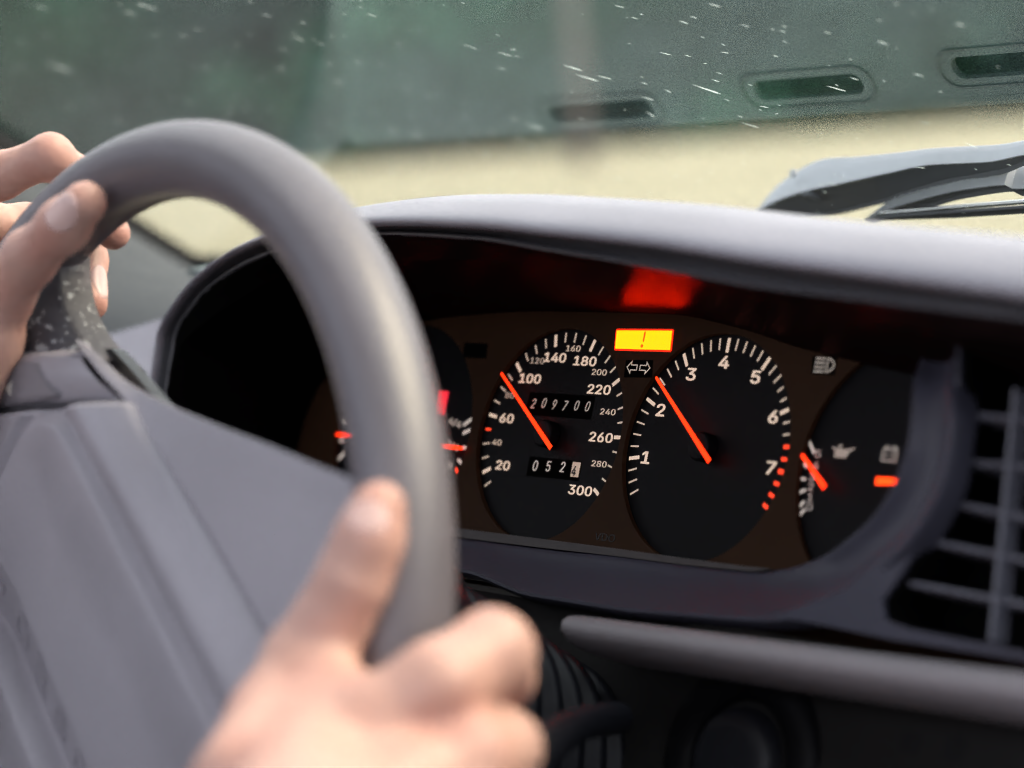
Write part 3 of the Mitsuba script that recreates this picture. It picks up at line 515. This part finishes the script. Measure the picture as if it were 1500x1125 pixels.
put(W + '__spoke_cover', loft(rows), 'mat_wheel_pad', WF, smooth=45)
wd = np.minimum(20, .5 * np.linalg.norm(oc - gc, axis=1))
bk = Polygon([tuple(p[:2] - q_[:2] * w_) for p, q_, w_ in zip(oc, on, wd)] + [(185, -60), (120, -140), (-190, -160), (-185, 60), (-120, 98)])
put(W + '__backing', ext(bk.buffer(0), -16, -9), 'mat_black', WF)
# pad
s = np.r_[70.0, 69.8, 69.4, 68.8, 68.2, np.linspace(67.5, -130, 180)]
def box_sdf(t, s_, t0, t1, s0, s1, r):
    qx = np.abs(t - (t0 + t1) / 2) - (t1 - t0) / 2 + r; qy = np.abs(s_ - (s0 + s1) / 2) - (s1 - s0) / 2 + r
    return np.hypot(np.maximum(qx, 0), np.maximum(qy, 0)) + np.minimum(np.maximum(qx, qy), 0) - r
def sst(a, b, x):
    k = np.clip((x - a) / (b - a), 0, 1); return k * k * (3 - 2 * k)
def pad_h(t, s_):
    e = np.clip(70.0 - s_, 0, 60)
    h = 10 + 4 * sst(0, 3.5, e) + 10.0 * np.sin(math.pi / 2 * np.clip(e / 24, 0, 1)) - 5.0 * sst(20, 38, e)
    d = box_sdf(t, s_ - .03 * (60 - t) * .5, -104, 200, -200, 32, 34)
    h -= 4.0 * sst(7, 1.5, d)
    h += 4.6 * sst(1.0, -5.5, d) - 6.0 * sst(-6, -46, d)
    h -= 4 * sst(-50, -55, s_ + .06 * t) + 10 * np.clip((-54 - s_ - .06 * t) / 27, 0, 1); h += 14 * sst(-79, -85, s_ + .06 * t) - 3 * sst(-86, -110, s_)
    return h
def tl(s_): return -44 - (72 - s_) * 1.13
q = np.linspace(0, 1, 220) ** 1.2
Sg, Qg = np.meshgrid(s, q, indexing='ij'); Tg = tl(Sg) + (260 - tl(Sg)) * Qg
edge = np.clip((Tg - tl(Sg)), 0, 4); Hg = pad_h(Tg, Sg) - 3.5 * (1 - sst(0, 3.5, edge))
A_, B_ = ts2ab(Tg, Sg)
rows = np.stack([A_, B_, Hg], -1)
rim0 = rows[0].copy(); rim0[:, 2] = -4
put(W + '__pad', loft(np.concatenate([rim0[None], rows])), 'mat_wheel_pad', WF, smooth=50)
for k_, ch in enumerate('PORSCHE'):
    t0 = -81 + 27 * k_; m = word(ch, 15, 0, 0, 0, 1.25, True, d=1.0); v = m.vertices
    s0 = -67.5 - .06 * t0; z = pad_h(v[:, 0] + t0, v[:, 1] + s0) - .1
    a_, b_ = ts2ab(v[:, 0] + t0, v[:, 1] + s0); m.vertices = np.c_[a_, b_, v[:, 2] + z]
    put(W + '__embossed_letter', m, 'mat_wheel_pad', WF)
# left spoke: trim with the horn button
lt = [(-220.4, 95.2, 10.0), (-161.4, 97.8, 11.0), (-106.6, 99.9, 12.0), (-69.2, 100.7, 12.0), (-46.3, 100.5, 12.0)]
lb = [(-216.4, 65.7, 8.0), (-156.2, 71.0, 10.0), (-114.9, 74.4, 11.0), (-60.6, 80.7, 12.0), (-4.3, 82.6, 12.0)]
lc, bc = curve(lt, 40), curve(lb, 40)
rows = [lc + [0, 3, -7], lc + [0, 0, -1]] + [lc + (bc - lc) * k + [0, 0, 3 * math.sin(math.pi * k)] for k in np.linspace(.03, .97, 12)] + [bc + [0, 0, -1], bc + [0, -2, -7]]
put(W + '__spoke_trim', loft(rows), 'mat_wheel_pad', WF, smooth=45)
hb = [(-194.7, 93.4, 15.0), (-113.0, 96.6, 15.0), (-78.5, 97.0, 15.5), (-56.0, 83.8, 15.0), (-60.3, 81.9, 15.0), (-109.5, 75.6, 14.0), (-190.1, 68.9, 14.0)]
hp = Polygon([p[:2] for p in hb]); lay = []
for off, z in ((0, 8), (0, 14.2), (-.6, 15.2), (-1.8, 15.8)):
    lay.append(ext(hp.buffer(off), z - 6, z))
k = put(W + '__horn_button', cat(*lay), 'mat_horn', WF)
c = np.array((-102.8, 84.5, 16.0))
hornp = unary_union([Polygon([(-5, -1), (1, -1), (5, -3.2), (5, 3.2), (1, 1), (-5, 1)]), bar2((-3.5, -1), (-3.5, -2.6), .9)])
m = ext(hornp, 15.7, 16.1); m.apply_translation([c[0], c[1], 0]); put(k + '__horn_symbol', m, 'mat_print', WF)
# left spoke leather from the trim up into the rim
r0_ = np.array([(-176.2, 101.1, 4.0), (-131.2, 100.9, 6.0), (-103.4, 100.9, 7.0), (-73.5, 101.4, 8.0), (-54.7, 101.3, 6.0)]); r3_ = np.array([[187 * math.cos(a_), 187 * math.sin(a_), 10] for a_ in np.radians([160, 150, 142, 134, 122])])
s0_, s3_ = curve(r0_, 40), curve(r3_, 40); rows = [s0_ + [0, 0, -14], s0_ + [0, 0, -1.5]]
for k in np.linspace(0, 1, 16):
    p = s0_ * (1 - k) + s3_ * k; mid = math.sin(math.pi * k); p = p + [0, 0, 4.0 * k * (1 - k)]
    x = np.linspace(0, 1, 40)[:, None]; p = p + np.c_[-10 * mid * x, -9 * mid * x * .6, -9 * np.abs(2 * x - 1) ** 3]
    rows.append(p)
e_ = np.array(rows); back = e_[:, -1] + [0, 0, -16]; e_ = np.concatenate([e_, back[:, None]], 1)
put(W + '__spoke_leather', loft(e_), 'mat_leather_worn', WF, smooth=50, label='worn peeling leather on the left spoke')
put(W + '__hub_back', loft([section(60, 60, 0, 2), section(60, 60, -5, -60), section(50, 50, -15, -140)], close_v=True), 'mat_black', WF, smooth=40)

say('person', 'driver of whom only two bare hands on the steering wheel show', 'person')
# ------------------------------------------------------------------ hands: blended tapered bones, surface by surface nets
def sd_bones(P, bones, k):
    acc = None
    for a_, ra, b_, rb in bones:
        a_, b_ = np.asarray(a_, float), np.asarray(b_, float); ba = b_ - a_; L2 = max(ba @ ba, 1e-9)
        h = np.clip(((P - a_) @ ba) / L2, 0, 1); d = np.linalg.norm(P - a_ - h[:, None] * ba, axis=1) - (ra + (rb - ra) * h)
        if acc is None: acc = d
        else:
            m = np.clip(.5 + .5 * (acc - d) / k, 0, 1); acc = acc * (1 - m) + d * m - k * m * (1 - m)
    return acc
def nets(fn, lo, hi, h):
    ax = [np.arange(a_, b_ + h, h) for a_, b_ in zip(lo, hi)]; g = np.stack(np.meshgrid(*ax, indexing='ij'), -1); n = g.shape[:3]
    F = fn(g.reshape(-1, 3)).reshape(n); ins = F < 0
    acc = np.zeros((n[0] - 1, n[1] - 1, n[2] - 1, 3)); cnt = np.zeros(acc.shape[:3])
    sl_ = lambda o: tuple(slice(o[i], n[i] - 1 + o[i]) for i in range(3))
    cor = [(i, j, k_) for i in (0, 1) for j in (0, 1) for k_ in (0, 1)]
    for i, a_ in enumerate(cor):
        for b_ in cor[i + 1:]:
            if sum(abs(x - y) for x, y in zip(a_, b_)) != 1: continue
            fa, fb = F[sl_(a_)], F[sl_(b_)]; cr = (fa < 0) != (fb < 0); t = np.where(cr, fa / np.where(cr, fa - fb, 1), 0)[..., None]
            acc += np.where(cr[..., None], np.array(a_) + t * (np.array(b_) - np.array(a_)), 0); cnt += cr
    on_ = cnt > 0; idx = -np.ones(on_.shape, int); idx[on_] = np.arange(on_.sum())
    base_ = np.stack(np.nonzero(on_), -1); v = np.array(lo) + h * (base_ + acc[on_] / cnt[on_][:, None]); faces = []
    for d in range(3):
        o = [0, 0, 0]; o[d] = 1; e1_, e2_ = (d + 1) % 3, (d + 2) % 3
        A0 = ins[tuple(slice(0, n[i] - (i == d)) for i in range(3))]; A1 = ins[tuple(slice(o[i], n[i]) for i in range(3))]
        I = np.stack(np.nonzero(A0 != A1), -1); ok = (I[:, e1_] > 0) & (I[:, e2_] > 0) & (I[:, e1_] < n[e1_] - 1) & (I[:, e2_] < n[e2_] - 1) & (I[:, d] < n[d] - 1); I = I[ok]
        def at(x, y):
            J = I.copy(); J[:, e1_] -= x; J[:, e2_] -= y; return idx[tuple(J.T)]
        q_ = np.stack([at(1, 1), at(0, 1), at(0, 0), at(1, 0)], -1); fl = ~A0[tuple(I.T)]
        q_[fl] = q_[fl][:, ::-1]; faces.append(q_)
    return tm(v, np.vstack(faces))
SKA, SKB = np.array([.45, .272, .226]), np.array([.40, .175, .14])
def hand(key, chains, red, creases, label, k=6.0):
    """chains: lists of (point, radius); red: (point, reach, strength) redder spots; creases: (point, direction, depth) skin folds across a finger"""
    bones = [(c_[i][0], c_[i][1], c_[i + 1][0], c_[i + 1][1]) for c_ in chains for i in range(len(c_) - 1)]
    pts = np.array([p for c_ in chains for p, _ in c_]); rad = max(r for c_ in chains for _, r in c_)
    def f_(P):
        return sd_bones(P, bones, k)
    m = nets(f_, pts.min(0) - rad - 4, pts.max(0) + rad + 4, 1.9)
    trimesh.smoothing.filter_taubin(m, iterations=6)
    v = m.vertices.copy(); nrm = m.vertex_normals.copy()
    v += nrm * (.5 * (meshkit.fbm(v * .10, 3, 3) - .5))[:, None] * 1.6
    for p, d, dep in creases:
        d = np.asarray(d, float) / np.linalg.norm(d); r = v - np.asarray(p, float); al = r @ d; lat = np.linalg.norm(r - al[:, None] * d, axis=1)
        wob = .8 * (meshkit.fbm(v * .25, 2, 9) - .5)
        for off, amp in ((-2.6, .6), (0, 1.), (2.4, .65)):
            v -= nrm * (dep * amp * np.exp(-((al + off + wob) / .8) ** 2) * np.exp(-(lat / 13.) ** 4))[:, None]
    col = np.tile(SKA, (len(v), 1)); n1 = meshkit.fbm(v * .06, 3, 11)[:, None]; n2 = meshkit.fbm(v * .35, 2, 5)[:, None]
    col = col * (.92 + .16 * n2); mixr = .42 * np.clip((n1 - .4) * 3, 0, 1)
    for p, rc, stg in red:
        mixr = np.maximum(mixr, min(1.2 * stg, .9) * np.exp(-(np.linalg.norm(v - np.asarray(p, float), axis=1) / rc) ** 2)[:, None])
    col = col * (1 - mixr) + SKB * mixr
    m = trimesh.Trimesh(tf(v, WF), m.faces, process=False)
    put(key, m, 'mat_skin', smooth=True, color=col, label=label)
    return f_
def nail(key, f_, tip, base, up, half, label=None):
    """a nail from its cuticle to its free edge; tip and base lie on the finger's axis, up is the side it sits on, half its half-angle"""
    tip, base, up = (np.asarray(x, float) for x in (tip, base, up)); d = tip - base; L = np.linalg.norm(d); d /= L
    up = up - d * (up @ d); up /= np.linalg.norm(up); sd = np.cross(d, up)
    I, J = np.meshgrid(np.linspace(-1, 1, 17), np.linspace(-1, 1, 17), indexing='ij')
    x, y = I * np.sqrt(1 - J * J * .5), J * np.sqrt(1 - I * I * .5); r2 = x * x + y * y
    c = base + d * (L * (x[..., None] + 1) / 2); q_ = up * np.cos(y * half)[..., None] + sd * np.sin(y * half)[..., None]
    lo_, hi_ = np.zeros(x.shape), np.full(x.shape, 22.)
    for _ in range(22):
        mid = (lo_ + hi_) / 2; ins = f_((c + q_ * mid[..., None]).reshape(-1, 3)).reshape(x.shape) < 0
        lo_, hi_ = np.where(ins, mid, lo_), np.where(ins, hi_, mid)
    rows = c + q_ * (lo_ + .35 - 1.1 * np.maximum(r2 - .75, 0) / .25)[..., None]
    m = loft(np.array(rows)); m.apply_transform(WF); put(key, m, 'mat_nail', smooth=True, label=label)

# left hand: thumb along the front of the rim, fingers curled round behind it
LH = [
    [((-35.4, 165.0, 25.0), 9.3), ((-50.0, 155.1, 26.0), 10.8), ((-75.9, 141.9, 26.0), 11.6), ((-95.0, 125.7, 25.0), 11.6), ((-108.7, 104.1, 25.0), 14.5), ((-114.0, 69.0, 36.0), 19)],
    [((-205.7, 173.0, 6.0), 11.5), ((-160.2, 183.8, 2.0), 10.5), ((-132.3, 194.3, -8.0), 9.6), ((-140.3, 187.3, -30.0), 9), ((-105.6, 161.4, -30.0), 8)],
    [((-190.3, 149.2, 14.0), 12), ((-187.7, 162.4, -8.0), 10.5), ((-188.5, 165.8, -30.0), 10), ((-133.3, 149.3, -32.0), 10.4), ((-115.7, 128.5, -27.0), 9.4)],
    [((-178.0, 122.3, 20.0), 12), ((-201.1, 132.5, -8.0), 10), ((-199.4, 139.3, -32.0), 9.5), ((-160.3, 128.6, -36.0), 9), ((-140.8, 116.2, -36.0), 8)],
    [((-169.8, 96.3, 24.0), 11), ((-197.3, 105.8, -6.0), 9), ((-202.8, 112.0, -30.0), 8.5), ((-167.4, 106.7, -34.0), 8), ((-149.6, 102.3, -34.0), 7)],
    [((-201.6, 172.6, 8.0), 12), ((-164.5, 94.5, 40.0), 18), ((-140.2, 36.7, 70.0), 24), ((-142.2, -26.8, 120.0), 27)],
    [((-176.2, 128.8, 20.0), 14), ((-160.9, 80.9, 50.0), 20), ((-140.2, 36.7, 70.0), 24)],
    [((-165.7, 96.2, 26.0), 13), ((-146.3, 55.7, 60.0), 20)],
    [((-106.8, 104.0, 26.0), 15), ((-156.1, 95.5, 34.0), 18)],
]
lred = [((-45.5, 147.7, 38.0), 12, .55), ((-52.6, 140.1, 38.0), 12, .65), ((-22.6, 167.5, 30.0), 9, .4), ((-95.0, 160.3, -24.0), 12, .75), ((-104.1, 128.7, -20.0), 15, .8), ((-122.2, 114.8, -25.0), 12, .7), ((-125.3, 195.2, -4.0), 10, .5)]
ldir = np.array((-38.9, 165.1, 25.0)) - np.array((-95.0, 125.7, 25.0))
lcr = [((-53.9, 142.8, 36.0), ldir, .95)]
fl_hand = hand('person__hand', LH, lred, lcr, "driver's bare left hand gripping the wheel rim at the upper left")
nail('person__hand__nail', fl_hand, (-31.9, 169.6, 25.0), (-48.4, 158.4, 25.7), (.55, -.25, 1), .85)
nail('person__hand__nail', fl_hand, (-112.4, 124.7, -26.0), (-128.3, 137.8, -30.0), (1, .2, -.2), .6)

# right hand: thumb inside the rim, fingers wrapped over its outside
RH = [
    [((195.6, 53.0, 24.0), 9.6), ((194.8, 42.0, 26.0), 11.2), ((190.7, 27.1, 28.0), 12.2), ((183.3, 11.9, 30.0), 12.6), ((176.5, -4.0, 33.0), 14.5), ((183.7, -24.4, 46.0), 18), ((208.3, -44.1, 70.0), 23)],
    [((225.4, -20.4, 38.0), 16), ((237.2, -3.6, 22.0), 14.6), ((232.2, 8.4, -4.0), 13.8), ((205.4, -2.0, -32.0), 11), ((180.0, -15.1, -40.0), 9)],
    [((249.4, -38.2, 42.0), 15), ((249.6, -25.4, 14.0), 13.2), ((236.6, -23.5, -10.0), 12.2), ((209.0, -35.8, -34.0), 10.5), ((184.9, -42.0, -40.0), 9)],
    [((259.0, -50.8, 46.0), 14), ((253.8, -40.6, 18.0), 12.5), ((238.4, -43.1, -8.0), 11), ((207.2, -55.6, -32.0), 10)],
    [((266.9, -64.6, 50.0), 13), ((253.5, -65.4, 20.0), 11), ((236.3, -69.1, -6.0), 10), ((204.4, -80.5, -30.0), 9)],
    [((223.3, -19.8, 38.0), 16), ((205.1, -25.9, 44.0), 18), ((250.5, -52.3, 80.0), 27), ((342.8, -70.0, 150.0), 30)],
    [((247.0, -35.2, 42.0), 16), ((253.1, -51.8, 66.0), 24), ((250.5, -52.3, 80.0), 27)],
    [((259.0, -50.8, 46.0), 15), ((282.6, -67.0, 90.0), 26)],
    [((177.9, -4.6, 35.0), 13), ((220.6, -20.2, 36.0), 14)],
]
rred = [((259.8, -13.5, 52.0), 14, .55), ((258.1, -10.7, 20.0), 14, .6), ((203.5, 54.3, 30.0), 14, .45), ((245.2, 13.2, 6.0), 12, .25)]
rdir = np.array((195.6, 53.0, 24.0)) - np.array((183.3, 11.9, 30.0))
rcr = [((208.4, 30.0, 40.0), rdir, .8)]
fr_hand = hand('person__hand', RH, rred, rcr, "driver's bare right hand gripping the wheel rim at the lower right, blurred", 7.0)
nail('person__hand__nail', fr_hand, (196.3, 55.4, 24.0), (195.7, 43.3, 26.0), (.75, .0, 1), .85)

# the driver's clothed body, outside the frame: it shades the wheel from behind and from the left
M['mat_cloth'] = pr((.07, .07, .085), .9, .1)
BD = [((-60, -900, -430), 150, (172, -900, -430), 150), ((56, -880, -430), 165, (56, -890, -60), 150), ((-95, -890, -20), 95, (205, -890, -20), 95), ((56, -870, 60), 60, (56, -850, 130), 58),
      ((56, -850, 215), 88, (56, -830, 235), 84), ((-115, -880, -30), 75, (-240, -660, -190), 52), ((228, -880, -30), 75, (330, -700, -250), 52)]
wr, wl = tf((342.8, -70.0, 150.0), WF) * 1000, tf((-142.2, -26.8, 120.0), WF) * 1000
BD += [((330, -700, -250), 50, tuple(wr), 42), ((-240, -660, -190), 50, tuple(wl), 42)]
f_body = lambda P: sd_bones(P, [(np.array(a_), ra, np.array(b_), rb) for a_, ra, b_, rb in BD], 40.)
mb = nets(f_body, (-340, -1090, -620), (440, -300, 350), 16.); mb.vertices /= 1000.
put('person__clothing', mb, 'mat_cloth', smooth=True)
